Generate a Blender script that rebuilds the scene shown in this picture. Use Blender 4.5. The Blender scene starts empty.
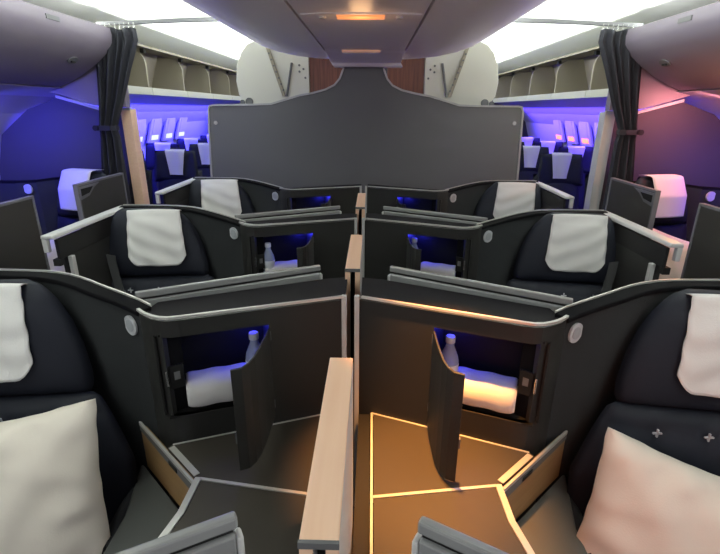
import bpy, bmesh, math, random
from mathutils import Vector, Matrix
random.seed(7)
SC = bpy.context.scene
COL = SC.collection
PI = math.pi

# ------------------------------------------------------------------ camera
F_PX = 469.9; PITCH = 0.34344; YAW = -0.02254; ROLL = 0.00696
cam_d = bpy.data.cameras.new('camera'); cam = bpy.data.objects.new('camera', cam_d); COL.objects.link(cam)
cam_d.sensor_fit = 'HORIZONTAL'; cam_d.sensor_width = 36.0; cam_d.lens = 36.0 * F_PX / 720.0
cam_d.clip_start = 0.02; cam_d.clip_end = 60
cam.location = (0.0536, 0.0, 1.68)
_cy, _sy, _cp, _sp, _cr, _sr = math.cos(YAW), math.sin(YAW), math.cos(PITCH), math.sin(PITCH), math.cos(ROLL), math.sin(ROLL)
def _w(x1, y1, z): return Vector((_cy * x1 + _sy * y1, -_sy * x1 + _cy * y1, z))
_r0 = _w(1, 0, 0); _u0 = _w(0, _sp, _cp); _f0 = _w(0, _cp, -_sp)
_R = _r0 * _cr + _u0 * _sr; _U = _r0 * -_sr + _u0 * _cr
cam.rotation_euler = Matrix((_R, _U, -_f0)).transposed().to_euler()
SC.camera = cam

# ------------------------------------------------------------------ view, world, large lights
SC.view_settings.view_transform = 'Standard'; SC.view_settings.look = 'None'
SC.view_settings.gamma = 1.0; SC.view_settings.use_curve_mapping = False
SC.view_settings.exposure = 0.0
SC.cycles.max_bounces = 8; SC.cycles.diffuse_bounces = 5; SC.cycles.sample_clamp_indirect = 4.0
wd = bpy.data.worlds.new('cabin_world'); SC.world = wd; wd.use_nodes = True
wd.node_tree.nodes['Background'].inputs[0].default_value = (1.0, 0.98, 0.97, 1)
wd.node_tree.nodes['Background'].inputs[1].default_value = 0.55

def area(name, loc, target, sx, sy, power, col, spread=PI):
    d = bpy.data.lights.new(name, 'AREA'); d.shape = 'RECTANGLE'; d.size = sx; d.size_y = sy
    d.energy = power; d.color = col
    d.spread = spread
    o = bpy.data.objects.new(name, d); COL.objects.link(o); o.location = loc
    o.rotation_euler = (Vector(target) - Vector(loc)).to_track_quat('-Z', 'Y').to_euler()
    return o
def lamp(name, loc, power, col, r=0.02):
    d = bpy.data.lights.new(name, 'POINT'); d.energy = power; d.color = col; d.shadow_soft_size = r
    o = bpy.data.objects.new(name, d); COL.objects.link(o); o.location = loc; return o
for s in (-1, 1):
    # cove strips hidden behind the edge of the central ceiling panel, washing the white ceiling
    for k, (ya, yb) in enumerate(((-0.6, 3.7), (3.8, 8.6))):
        area('cove_strip', (s * 0.97, (ya + yb) / 2, 2.24), (s * 1.35, (ya + yb) / 2, 2.5), yb - ya, 0.06, 35 if k == 0 else 29, (0.95, 1.0, 0.93), math.radians(130))
        area('cove_strip', (s * 1.95, (ya + yb) / 2, 2.225), (s * 1.5, (ya + yb) / 2, 2.42), yb - ya, 0.06, 48 if k == 0 else 38, (0.95, 1.0, 0.93), math.radians(130))
# mood lighting: strips under the outer bins by the side walls
area('mood_strip', (-2.80, 3.15, 1.60), (-2.75, 3.8, 1.15), 0.35, 0.06, 34, (0.06, 0.06, 1.0))
area('mood_strip', (-2.45, 2.6, 1.76), (-2.2, 3.5, 1.1), 0.7, 0.06, 5, (0.30, 0.24, 1.0))
area('mood_strip', (2.42, 3.45, 1.765), (2.25, 3.8, 1.2), 0.5, 0.05, 11, (1.0, 0.30, 0.30))
area('mood_strip', (2.85, 3.2, 1.35), (2.7, 3.8, 0.95), 0.4, 0.05, 5, (0.10, 0.06, 1.0))
area('mood_strip', (-2.46, 6.3, 1.70), (-2.95, 6.3, 1.25), 4.6, 0.05, 180, (0.05, 0.04, 1.0), math.radians(110))
area('mood_strip', (2.46, 6.3, 1.70), (2.95, 6.3, 1.25), 4.6, 0.05, 120, (0.10, 0.05, 1.0), math.radians(110))
# amber reading spot in the ceiling over the right-hand side table of the nearest row
sd_ = bpy.data.lights.new('reading_spot', 'SPOT'); sd_.energy = 480; sd_.color = (1.0, 0.39, 0.085); sd_.spot_size = math.radians(36); sd_.spot_blend = 1.0; sd_.shadow_soft_size = 0.02
so_ = bpy.data.objects.new('reading_spot', sd_); COL.objects.link(so_); so_.location = (0.24, 1.11, 2.03)
so_.rotation_euler = (Vector((0.21, 1.08, 0.72)) - so_.location).to_track_quat('-Z', 'Y').to_euler()

# ------------------------------------------------------------------ materials
def lin(c):
    c = c / 255.0
    return c / 12.92 if c <= 0.04045 else ((c + 0.055) / 1.055) ** 2.4
def rgb(h): return (lin(int(h[0:2], 16)), lin(int(h[2:4], 16)), lin(int(h[4:6], 16)), 1)
def mat(name, hexa, rough=0.5, metal=0.0, bump=0.0, scale=200.0, var=0.0, spec=0.5, sheen=0.0):
    m = bpy.data.materials.new(name); m.use_nodes = True; nt = m.node_tree
    b = nt.nodes['Principled BSDF']; c = rgb(hexa)
    b.inputs['Base Color'].default_value = c; b.inputs['Roughness'].default_value = rough
    b.inputs['Metallic'].default_value = metal; b.inputs['Specular IOR Level'].default_value = spec
    if sheen: b.inputs['Sheen Weight'].default_value = sheen
    tc = nt.nodes.new('ShaderNodeTexCoord'); nz = nt.nodes.new('ShaderNodeTexNoise')
    nz.inputs['Scale'].default_value = scale; nz.inputs['Detail'].default_value = 3
    nt.links.new(tc.outputs['Object'], nz.inputs['Vector'])
    if var:
        mx = nt.nodes.new('ShaderNodeMix'); mx.data_type = 'RGBA'
        mx.inputs[6].default_value = tuple(max(0, v * (1 - var)) for v in c[:3]) + (1,)
        mx.inputs[7].default_value = tuple(min(1, v * (1 + var)) for v in c[:3]) + (1,)
        nt.links.new(nz.outputs['Fac'], mx.inputs[0]); nt.links.new(mx.outputs[2], b.inputs['Base Color'])
    if bump:
        bp = nt.nodes.new('ShaderNodeBump'); bp.inputs['Strength'].default_value = bump; bp.inputs['Distance'].default_value = 0.002
        nt.links.new(nz.outputs['Fac'], bp.inputs['Height']); nt.links.new(bp.outputs['Normal'], b.inputs['Normal'])
    return m
def emit(name, hexa, strength):
    m = bpy.data.materials.new(name); m.use_nodes = True; b = m.node_tree.nodes['Principled BSDF']
    b.inputs['Base Color'].default_value = rgb(hexa); b.inputs['Emission Color'].default_value = rgb(hexa)
    b.inputs['Emission Strength'].default_value = strength; return m
def wood(name, h1, h2, sc=(60, 3, 60)):
    m = bpy.data.materials.new(name); m.use_nodes = True; nt = m.node_tree; b = nt.nodes['Principled BSDF']
    b.inputs['Roughness'].default_value = 0.45
    tc = nt.nodes.new('ShaderNodeTexCoord'); mp = nt.nodes.new('ShaderNodeMapping'); mp.inputs['Scale'].default_value = sc
    nz = nt.nodes.new('ShaderNodeTexNoise'); nz.inputs['Scale'].default_value = 1.0; nz.inputs['Detail'].default_value = 5
    cr = nt.nodes.new('ShaderNodeValToRGB'); cr.color_ramp.elements[0].color = rgb(h1); cr.color_ramp.elements[1].color = rgb(h2)
    cr.color_ramp.elements[0].position = 0.3; cr.color_ramp.elements[1].position = 0.7
    nt.links.new(tc.outputs['Object'], mp.inputs['Vector']); nt.links.new(mp.outputs['Vector'], nz.inputs['Vector'])
    nt.links.new(nz.outputs['Fac'], cr.inputs[0]); nt.links.new(cr.outputs[0], b.inputs['Base Color'])
    return m
def glass(name, hexa, rough=0.05, alpha=None):
    m = bpy.data.materials.new(name); m.use_nodes = True; b = m.node_tree.nodes['Principled BSDF']
    b.inputs['Base Color'].default_value = rgb(hexa); b.inputs['Roughness'].default_value = rough
    b.inputs['Transmission Weight'].default_value = 0.45; b.inputs['IOR'].default_value = 1.2
    return m
M = dict(
    dark=mat('dark_plastic', '2a2a2a', 0.5, spec=0.22, bump=0.06, scale=900),
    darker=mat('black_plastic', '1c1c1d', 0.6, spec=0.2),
    top=mat('dark_glossy_top', '1c1b1f', 0.75, spec=0.1),
    table=mat('table_laminate', '38342f', 0.45, spec=0.3, bump=0.05, scale=500, var=0.12),
    shell=mat('shell_fabric', '2e3033', 0.9, spec=0.15, bump=0.5, scale=420, var=0.3),
    rimb=mat('rim_black', '131316', 0.85, spec=0.05),
    trim=mat('satin_silver_trim', 'cbcac8', 0.3, metal=0.35),
    grey=mat('light_grey_plastic', '858789', 0.22, spec=0.8),
    mid=mat('mid_grey_plastic', '5f6063', 0.5, spec=0.3),
    capg=mat('pale_grey_cap', 'c3c4c5', 0.4),
    seat=mat('navy_leather', '171a26', 0.65, spec=0.25, bump=0.15, scale=350, var=0.15),
    seatd=mat('dark_navy_cloth', '101118', 0.85, bump=0.2, scale=400),
    cloth=mat('white_cover_cloth', 'e2e2e3', 0.9, bump=0.25, scale=260),
    pillow=mat('pillow_cotton', 'e6dfd6', 0.9, bump=0.25, scale=240),
    stitch=mat('pale_stitch', 'a9aab3', 0.8),
    kshelf=mat('knee_shelf_grey', '4a4c4c', 0.5, spec=0.3),
    ringm=mat('badge_ring_grey', '9fa3ab', 0.6),
    badge=mat('badge_grey', 'b9bcc2', 0.6, var=0.25, scale=60),
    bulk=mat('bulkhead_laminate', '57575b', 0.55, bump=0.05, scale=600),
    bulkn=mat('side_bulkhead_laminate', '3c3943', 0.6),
    trimg=mat('bulkhead_edge', 'a9a9ab', 0.35, metal=0.3),
    capw=wood('pale_wood', 'ecc4a6', 'f2ceb2'),
    woodp=wood('brown_wood', '8c6c48', '9a7a54', (8, 8, 90)),
    woodr=wood('red_brown_wood', '4f2f2a', '7a4c3e', (70, 70, 3)),
    ceil=mat('white_ceiling', 'eef2ea', 0.7),
    dome=mat('ceiling_dome', 'f2edf2', 0.4),
    binm=mat('bin_panel', '6f6874', 0.45),
    beige=mat('beige_panel', '8d8677', 0.6),
    mach=mat('off_white_panel', 'cfcfc4', 0.5),
    side=mat('sidewall_panel', 'a8a6b0', 0.5),
    curtain=mat('curtain_fabric', '25262e', 0.95, bump=0.4, scale=300, var=0.15),
    chrome=mat('chrome', 'c8c8c8', 0.2, metal=1.0),
    carpet=mat('carpet', '1d2030', 0.95, bump=0.5, scale=300, var=0.3),
    reflp=emit('reflection_pale', 'd0a088', 0.35),  # warm reflection put in as a faint glow, not a lamp
    lampw=emit('lamp_amber', 'f09a62', 0.75),
    bottle=glass('bottle_plastic', 'dfe6f2'),
    water=glass('bottle_blue', 'c9d6f5'),
    label=mat('bottle_label', 'dfe3ee', 0.5),
    capb=mat('bottle_cap_white', 'd8dcea', 0.5),
    screen=mat('screen_black', '101014', 0.15),
    winl=emit('window_pane_cool', 'aeb8ff', 1.6),
    winr=emit('window_pane_warm', 'ff8a3a', 1.8),
    blue=emit('blue_led', '1a1aff', 2.0),
    orange=emit('screen_amber', 'ff7418', 3.0),  # added glow for one screen, warms the pillow and table
    doorg=mat('door_panel_grey', '393735', 0.4),
    frameg=mat('door_frame_grey', '6d6c72', 0.35),
    belt=mat('belt_webbing', '3a3b3e', 0.8, bump=0.4, scale=600),
)

# ------------------------------------------------------------------ mesh helpers
def poly_prism(bm, pts, z0, z1):
    a = [bm.verts.new((x, y, z0)) for x, y in pts]; b = [bm.verts.new((x, y, z1)) for x, y in pts]
    n = len(pts)
    bm.faces.new(a[::-1]); bm.faces.new(b)
    for i in range(n): bm.faces.new((a[i], a[(i + 1) % n], b[(i + 1) % n], b[i]))
def extr(bm, pts, vec):
    a = [bm.verts.new(p) for p in pts]; b = [bm.verts.new(Vector(p) + Vector(vec)) for p in pts]; n = len(pts)
    bm.faces.new(a[::-1]); bm.faces.new(b)
    for i in range(n): bm.faces.new((a[i], a[(i + 1) % n], b[(i + 1) % n], b[i]))
def box(bm, x0, x1, y0, y1, z0, z1): poly_prism(bm, [(x0, y0), (x1, y0), (x1, y1), (x0, y1)], z0, z1)
def ribbon(bm, path, w, h, closed=False):
    """rectangular bar along a path: w sideways in plan, h in height (path runs along its top middle)"""
    P = [Vector(p) for p in path]; n = len(P); rings = []
    for i in range(n):
        a = P[i - 1] if (i > 0 or closed) else P[i]; b = P[(i + 1) % n] if (i < n - 1 or closed) else P[i]
        t = b - a; t.z = 0
        if t.length < 1e-6: t = Vector((0, 1, 0))
        t.normalize(); sd = Vector((t.y, -t.x, 0)) * (w / 2)
        rings.append([bm.verts.new(P[i] + sd), bm.verts.new(P[i] - sd), bm.verts.new(P[i] - sd - Vector((0, 0, h))), bm.verts.new(P[i] + sd - Vector((0, 0, h)))])
    for i in range(n if closed else n - 1):
        r, q = rings[i], rings[(i + 1) % n]
        for k in range(4): bm.faces.new((r[k], r[(k + 1) % 4], q[(k + 1) % 4], q[k]))
    if not closed: bm.faces.new(rings[0]); bm.faces.new(rings[-1][::-1])
def wall(bm, path, thick, z0):
    """upright wall along path (x, y, ztop); thickness goes to the right-hand side of the path"""
    P = [Vector(p) for p in path]; n = len(P); rings = []
    for i in range(n):
        a = P[max(i - 1, 0)]; b = P[min(i + 1, n - 1)]; t = b - a; t.z = 0; t.normalize()
        sd = Vector((t.y, -t.x, 0)) * thick
        p = P[i]; q = p + sd
        rings.append([bm.verts.new((p.x, p.y, z0)), bm.verts.new(p), bm.verts.new(q), bm.verts.new((q.x, q.y, z0))])
    for i in range(n - 1):
        r, q = rings[i], rings[i + 1]
        for k in range(4): bm.faces.new((r[k], r[(k + 1) % 4], q[(k + 1) % 4], q[k]))
    bm.faces.new(rings[0]); bm.faces.new(rings[-1][::-1])
def tube(bm, path, r, n=10):
    P = [Vector(p) for p in path]; rings = []
    for i, p in enumerate(P):
        t = (P[min(i + 1, len(P) - 1)] - P[max(i - 1, 0)]).normalized()
        u = t.orthogonal().normalized(); v = t.cross(u)
        if rings and i:
            u = (pu - t * pu.dot(t)).normalized(); v = t.cross(u)
        pu = u
        rings.append([bm.verts.new(p + (u * math.cos(a) + v * math.sin(a)) * r) for a in [2 * PI * k / n for k in range(n)]])
    for a, b in zip(rings, rings[1:]):
        for k in range(n): bm.faces.new((a[k], a[(k + 1) % n], b[(k + 1) % n], b[k]))
    bm.faces.new(rings[0][::-1]); bm.faces.new(rings[-1])
def lathe(bm, c, prof, n=20):
    rings = [[bm.verts.new((c[0] + r * math.cos(2 * PI * k / n), c[1] + r * math.sin(2 * PI * k / n), c[2] + z)) for k in range(n)] for r, z in prof]
    for a, b in zip(rings, rings[1:]):
        for k in range(n): bm.faces.new((a[k], a[(k + 1) % n], b[(k + 1) % n], b[k]))
    bm.faces.new(rings[0][::-1]); bm.faces.new(rings[-1])
def disc(bm, c, axis, r, t, n=28):
    ax = Vector(axis).normalized(); u = ax.orthogonal().normalized(); v = ax.cross(u)
    extr(bm, [Vector(c) + (u * math.cos(2 * PI * k / n) + v * math.sin(2 * PI * k / n)) * r for k in range(n)], ax * t)
def sheet(bm, fn, nu, nv, thick_fn):
    """closed thin sheet: fn(u,v) front, thick_fn(u,v) back"""
    A = [[bm.verts.new(fn(i / nu, j / nv)) for i in range(nu + 1)] for j in range(nv + 1)]
    B = [[bm.verts.new(thick_fn(i / nu, j / nv)) for i in range(nu + 1)] for j in range(nv + 1)]
    for j in range(nv):
        for i in range(nu):
            bm.faces.new((A[j][i], A[j][i + 1], A[j + 1][i + 1], A[j + 1][i])); bm.faces.new((B[j][i], B[j + 1][i], B[j + 1][i + 1], B[j][i + 1]))
    for i in range(nu):
        bm.faces.new((A[0][i], B[0][i], B[0][i + 1], A[0][i + 1])); bm.faces.new((A[nv][i], A[nv][i + 1], B[nv][i + 1], B[nv][i]))
    for j in range(nv):
        bm.faces.new((A[j][0], A[j + 1][0], B[j + 1][0], B[j][0])); bm.faces.new((A[j][nu], B[j][nu], B[j + 1][nu], A[j + 1][nu]))

SIGN = [1]; ORG = [Vector((0, 0, 0))]
def root(name, loc, label, cat, group=None):
    o = bpy.data.objects.new(name, None); COL.objects.link(o); s = SIGN[0]
    o.empty_display_size = 0.1
    o.location = (loc[0] * s, loc[1], loc[2]); ORG[0] = o.location.copy()
    o['label'] = label; o['category'] = cat
    if group: o['group'] = group
    return o
def obj(name, bm, m, parent=None, bevel=0.0, smooth=False, org=None, label=None, sub=0):
    """bm in world space (x > 0 side); mirrored by SIGN and moved to the parent's origin"""
    s = SIGN[0]
    base = ORG[0] if parent is not None else (Vector((org[0] * s, org[1], org[2])) if org else Vector((0, 0, 0)))
    for v in bm.verts: v.co = Vector((v.co.x * s, v.co.y, v.co.z)) - base
    bmesh.ops.remove_doubles(bm, verts=bm.verts, dist=1e-5)
    bmesh.ops.recalc_face_normals(bm, faces=bm.faces)
    me = bpy.data.meshes.new(name); bm.to_mesh(me); bm.free()
    if smooth:
        for p in me.polygons: p.use_smooth = True
        if smooth == 'auto': me.set_sharp_from_angle(angle=math.radians(38))
    me.materials.append(m)
    o = bpy.data.objects.new(name, me); COL.objects.link(o)
    if parent is not None: o.parent = parent
    else: o.location = base
    if bevel:
        b = o.modifiers.new('bevel', 'BEVEL'); b.width = bevel; b.segments = 2; b.limit_method = 'ANGLE'; b.angle_limit = math.radians(40)
    if sub:
        b = o.modifiers.new('subsurf', 'SUBSURF'); b.levels = sub; b.render_levels = sub
    if label: o['label'] = label
    return o
def tag(o, label, cat, group=None):
    o['label'] = label; o['category'] = cat
    if group: o['group'] = group
    return o
def struct(o): o['kind'] = 'structure'; return o
def copy_tree(o, dx=(0, 0, 0), label=None, parent=None):
    c = o.copy(); COL.objects.link(c)
    if parent is not None: c.parent = parent
    else: c.location = Vector(o.location) + Vector(dx)
    if label: c['label'] = label
    for ch in [k for k in COL.objects if k.parent == o]: copy_tree(ch, parent=c)
    return c
NB = lambda: bmesh.new()

# ------------------------------------------------------------------ the cabin shell
SIGN[0] = 1
b = NB(); box(b, -3.0, 3.0, -0.6, 9.2, -0.05, 0); struct(obj('floor', b, M['carpet']))
# white ceiling coves and central ceiling
def strip_profile(prof, y0, y1, back):
    b = NB(); n = len(prof)
    extr(b, [(x, y0, z) for x, z in prof] + [(x, y0, z + back) for x, z in prof[::-1]], (0, y1 - y0, 0)); return b
for s, nm in ((-1, 'left'), (1, 'right')):
    SIGN[0] = s
    struct(obj('ceiling', strip_profile([(0.80, 2.50), (0.95, 2.515), (1.1, 2.51), (1.25, 2.495), (1.4, 2.47), (1.55, 2.44), (1.7, 2.405), (1.85, 2.37), (2.0, 2.33), (2.15, 2.29), (2.7, 2.26)], -0.6, 9.2, 0.03), M['ceil'], smooth='auto'))
    # side wall
    struct(obj('wall_' + nm, strip_profile([(2.2, 1.86), (2.45, 1.78), (2.72, 1.62), (2.88, 1.45), (2.96, 1.2), (2.98, 0.9), (2.95, 0.0)][::-1], -0.6, 9.2, 0.0) if False else
           (lambda bb: (extr(bb, [(2.25, -0.6, 1.81), (2.5, -0.6, 1.755), (2.72, -0.6, 1.63), (2.88, -0.6, 1.47), (2.97, -0.6, 1.2), (2.99, -0.6, 0.9), (2.96, -0.6, 0.0), (3.1, -0.6, 0.0), (3.1, -0.6, 1.9), (2.62, -0.6, 1.9), (2.27, -0.6, 1.82)], (0, 9.8, 0)), bb)[1])(NB()), M['side']))
SIGN[0] = 1
b = NB(); extr(b, [(x, -0.6, z) for x, z in [(-0.262, 2.045), (0.262, 2.045), (0.262, 2.09), (-0.262, 2.09)]], (0, 4.5, 0))
for y in (0.4, 1.35, 2.3, 3.25): pass
o = obj('ceiling', b, M['dome'], bevel=0.004); struct(o)
for s in (-1, 1):
    SIGN[0] = s
    prof = [(0.274, 2.047), (0.4, 2.054), (0.55, 2.07), (0.7, 2.10), (0.82, 2.14), (0.9, 2.185), (0.915, 2.205), (0.905, 2.22), (0.88, 2.22), (0.84, 2.24), (0.84, 2.51), (0.274, 2.51)]
    b = NB(); extr(b, [(x, -0.6, z) for x, z in prof], (0, 4.65, 0)); struct(obj('ceiling', b, M['dome'], smooth='auto'))
SIGN[0] = 1
b = NB(); box(b, -0.274, 0.274, -0.6, 3.9, 2.092, 2.1); struct(obj('trim_1', b, M['darker']))
b = NB(); box(b, -0.82, 0.82, 4.05, 9.2, 2.50, 2.54); struct(obj('ceiling', b, M['ceil']))
b = NB(); box(b, -3.1, 3.1, 9.2, 9.26, 0, 2.55); struct(obj('wall_rear', b, M['bulkn']))
# end piece that hangs under the central ceiling panel above the bulkhead
r = root('ceiling_end_fairing', (0, 3.95, 2.0), 'pale grey fairing under the central ceiling panel where the bulkhead neck meets it', 'fairing')
b = NB(); extr(b, [(-0.265, 3.34, 2.043), (-0.265, 3.42, 2.03), (-0.265, 3.90, 2.01), (-0.25, 3.92, 1.985), (-0.25, 4.04, 1.985), (-0.265, 4.04, 2.043)], (0.53, 0, 0)); obj('housing', b, M['dome'], r, bevel=0.006)
b = NB(); extr(b, [(-0.15, 3.352, 2.038), (0.10, 3.352, 2.038), (0.10, 3.40, 2.0305), (-0.15, 3.40, 2.0305)], (0, -0.002, -0.003)); obj('painted_reflection', b, M['reflp'], r)  # reflection on the fairing lip, drawn as a faintly glowing strip
for (x, w, y, lab) in ((0, 0.10, 2.19, 'amber glowing lamp bar in the central ceiling panel'),):
    r = root('ceiling_lamp', (0, y, 2.045), lab, 'ceiling lamp')
    b = NB(); extr(b, [(-0.25, y - 0.03, 2.046), (-0.16, y - 0.055, 2.046), (0.16, y - 0.055, 2.046), (0.25, y - 0.03, 2.046), (0.25, y + 0.03, 2.046), (0.16, y + 0.055, 2.046), (-0.16, y + 0.055, 2.046), (-0.25, y + 0.03, 2.046)], (0, 0, -0.006)); obj('bezel', b, M['dome'], r, bevel=0.003)
    b = NB(); box(b, -w, w, y - 0.035, y + 0.035, 2.034, 2.041); obj('lens', b, M['lampw'], r, bevel=0.003)
    for sx in (-1, 1):
        b = NB(); disc(b, (sx * 0.16, y + 0.01, 2.041), (0, 0, -1), 0.014, 0.008, 16); obj('spot_nozzle', b, M['capg'], r)
lamp('ceiling_lamp_light', (0, 2.19, 1.99), 0.5, (1, 0.55, 0.25), 0.05)

# ------------------------------------------------------------------ overhead bins near, side bulkheads, curtains
for s in (-1, 1):
    SIGN[0] = s
    for k, (y0, y1) in enumerate(((2.42, 3.66), (1.17, 2.41), (-0.08, 1.16))):
        if k == 2: continue
        side = 'blue-lit' if s < 0 else 'pink-lit'
        lab = ('closed overhead bin on the %s side, next to the curtain' % side) if k == 0 else ('closed overhead bin on the %s side, second from the curtain' % side)
        r = root('overhead_bin', (2.2, (y0 + y1) / 2, 1.82), lab, 'overhead bin', 'closed overhead bins of the near cabin')
        prof = [(1.80, 2.205), (1.792, 2.16), (1.80, 2.11), (1.845, 2.045), (1.93, 1.975), (2.05, 1.90), (2.16, 1.845), (2.24, 1.818), (2.26, 1.835), (2.6, 1.94), (2.6, 2.2), (1.9, 2.21)]
        b = NB(); extr(b, [(x, y0, z) for x, z in prof], (0, y1 - y0 - 0.008, 0)); obj('bin_body', b, M['binm'], r, smooth='auto')
        yc = y1 - 0.3
        b = NB(); disc(b, (1.935, yc, 1.974), (-0.64, 0, -0.77), 0.03, 0.008, 20)
        for v in b.verts: v.co.y = yc + (v.co.y - yc) * 1.7
        h = obj('latch', b, M['mid'], r)
        b = NB(); box(b, 1.925, 1.937, yc - 0.02, yc + 0.02, 1.955, 1.967); obj('latch_slot', b, M['darker'], h)
        b = NB(); box(b, 1.788, 1.796, y1 - 0.72, y1 - 0.6, 2.15, 2.175); obj('row_plate', b, M['mid'], r)
    nm = 'left' if s < 0 else 'right'
    # side bulkhead
    r = root('side_bulkhead', (2.4, 3.84, 0), ('navy side bulkhead lit deep blue, beside the curtain' if s < 0 else 'side bulkhead lit pink and violet, beside the curtain'), 'bulkhead', 'side bulkheads')
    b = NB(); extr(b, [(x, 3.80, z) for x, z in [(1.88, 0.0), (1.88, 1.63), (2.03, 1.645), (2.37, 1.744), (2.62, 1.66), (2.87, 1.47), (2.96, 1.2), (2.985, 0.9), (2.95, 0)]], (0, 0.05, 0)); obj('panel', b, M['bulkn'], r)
    b = NB(); extr(b, [(1.80, 3.775, 0.0), (1.88, 3.775, 0.0), (1.88, 3.775, 1.67), (1.80, 3.775, 1.67)], (0, 0.10, 0)); obj('edge_post', b, M['capw'] if s < 0 else M['capg'], r, bevel=0.004)
    b = NB(); ribbon(b, [(1.8, 3.785, 1.68), (2.03, 3.785, 1.675), (2.2, 3.785, 1.722), (2.36, 3.785, 1.765)], 0.03, 0.02)
    obj('top_trim', b, M['capg'], r)
    b = NB(); extr(b, [(x, 3.70, z) for x, z in [(1.79, 2.2), (1.79, 1.68), (2.03, 1.692), (2.36, 1.79), (2.3, 1.9), (1.95, 2.2)]], (0, 0.07, 0)); o = obj('infill_panel', b, M['binm'], r)
    b = NB(); disc(b, (1.92, 3.70, 1.745), (0, -1, 0), 0.018, 0.012, 14); disc(b, (1.88, 3.70, 1.735), (0, -1, 0), 0.012, 0.012, 14); obj('hinge_stud', b, M['mid'], r)
    # curtain
    r = root('curtain', (1.85, 3.66, 0.9), ('charcoal pleated curtain tied back beside the blue bulkhead' if s < 0 else 'charcoal pleated curtain tied back beside the pink bulkhead'), 'curtain', 'cabin divider curtains')
    KEY = [(2.205, 1.625, 1.94), (2.13, 1.62, 1.94), (1.95, 1.70, 1.945), (1.75, 1.78, 1.965), (1.60, 1.845, 1.985), (1.53, 1.875, 1.995), (1.46, 1.86, 2.0), (1.25, 1.86, 2.03), (0.97, 1.86, 2.06), (0.5, 1.84, 2.08), (0.12, 1.83, 2.09)]
    def cx(z):
        for (za, la, ra), (zb, lb, rb) in zip(KEY, KEY[1:]):
            if za >= z >= zb:
                t = (za - z) / (za - zb); return la + (lb - la) * t, ra + (rb - ra) * t
        return KEY[-1][1:]
    def cfn(off):
        def f(u, v):
            z = 2.205 + (0.12 - 2.205) * v; l, rr = cx(z); w = rr - l
            ph = 2 * PI * (6.5 * u + 0.25 * math.sin(5 * u + 1.3)) + 0.35 * math.sin(4 * v + 6 * u)
            amp = 0.026 * (0.55 + 0.45 * math.sin(9 * u + 2) ** 2) * (0.75 if z > 2.12 else 1.0)
            return (l + w * u + 0.006 * math.sin(ph * 0.5 + 1), 3.665 + amp * math.sin(ph) + off, z + (0.008 * math.sin(13 * u) if v == 0 else 0))
        return f
    b = NB(); sheet(b, cfn(0), 90, 56, cfn(0.006)); obj('drape', b, M['curtain'], r, smooth=True)
    b = NB(); ribbon(b, [(1.865, 3.64, 1.55), (1.90, 3.622, 1.55), (1.97, 3.622, 1.55), (2.005, 3.64, 1.55), (2.005, 3.685, 1.55), (1.97, 3.70, 1.55), (1.90, 3.70, 1.55), (1.865, 3.685, 1.55)], 0.008, 0.035, closed=True)
    t = obj('tieback', b, M['curtain'], r)
    b = NB(); disc(b, (2.01, 3.63, 1.532), (0, -1, 0), 0.02, 0.012, 18); obj('snap', b, M['darker'], t)
    r = root('curtain_rail', (1.5, 3.72, 2.25), ('pale curtain rail over the curtain on the blue side' if s < 0 else 'pale curtain rail over the curtain on the pink side'), 'curtain rail', 'curtain rails')
    b = NB(); ribbon(b, [(0.90, 3.72, 2.285), (1.1, 3.72, 2.280), (1.3, 3.72, 2.272), (1.6, 3.72, 2.26), (1.92, 3.72, 2.247)], 0.035, 0.024) if False else extr(b, [(0.92, 3.70, 2.262), (1.3, 3.70, 2.252), (1.92, 3.70, 2.228), (1.92, 3.70, 2.25), (1.3, 3.70, 2.276), (0.92, 3.70, 2.288)], (0, 0.035, 0)); obj('rail', b, M['mid'], r)
    for k in range(9):
        b = NB(); x = 1.64 + 0.034 * k; tube(b, [(x, 3.68, 2.245 - 0.0012 * k), (x, 3.68, 2.2)], 0.003, 6); obj('hook', b, M['chrome'], r)

# ------------------------------------------------------------------ central bulkhead
SIGN[0] = 1
BP = [(-1.34, 0.0), (-1.262, 1.67), (-1.252, 1.688), (-1.23, 1.695), (-0.90, 1.70), (-0.76, 1.705), (-0.53, 1.77), (-0.42, 1.79), (-0.32, 1.815), (-0.245, 1.85), (-0.20, 1.90), (-0.178, 1.955), (-0.168, 1.985),
      (0.128, 1.985), (0.138, 1.955), (0.160, 1.90), (0.205, 1.85), (0.28, 1.815), (0.39, 1.79), (0.51, 1.77), (0.74, 1.705), (0.88, 1.70), (1.21, 1.70), (1.232, 1.695), (1.242, 1.67), (1.30, 0.0)]
r = root('central_bulkhead', (0, 4.0, 0), 'large grey bulkhead with curved shoulders behind the seats', 'bulkhead')
b = NB(); extr(b, [(x, 3.99, z) for x, z in BP], (0, 0.045, 0)); obj('panel', b, M['bulk'], r)
b = NB(); n = len(BP)
def offs(k):
    a = Vector(BP[max(k - 1, 0)]); c = Vector(BP[min(k + 1, n - 1)]); t = (c - a).normalized(); return Vector((-t.y, t.x))
rings = []
for k in range(n):
    p = Vector(BP[k]); q = p + offs(k) * 0.014
    rings.append([b.verts.new((v.x, y, v.y)) for v, y in ((p, 3.98), (q, 3.98), (q, 4.04), (p, 4.04))])
for a, c in zip(rings, rings[1:]):
    for k in range(4): b.faces.new((a[k], a[(k + 1) % 4], c[(k + 1) % 4], c[k]))
obj('edge_trim', b, M['trimg'], r)
for x, z in ((-1.216, 1.567), (1.19, 1.579)):
    b = NB(); disc(b, (x, 3.99, z), (0, -1, 0), 0.016, 0.01, 20); obj('coat_stud', b, M['chrome'], r)

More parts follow.
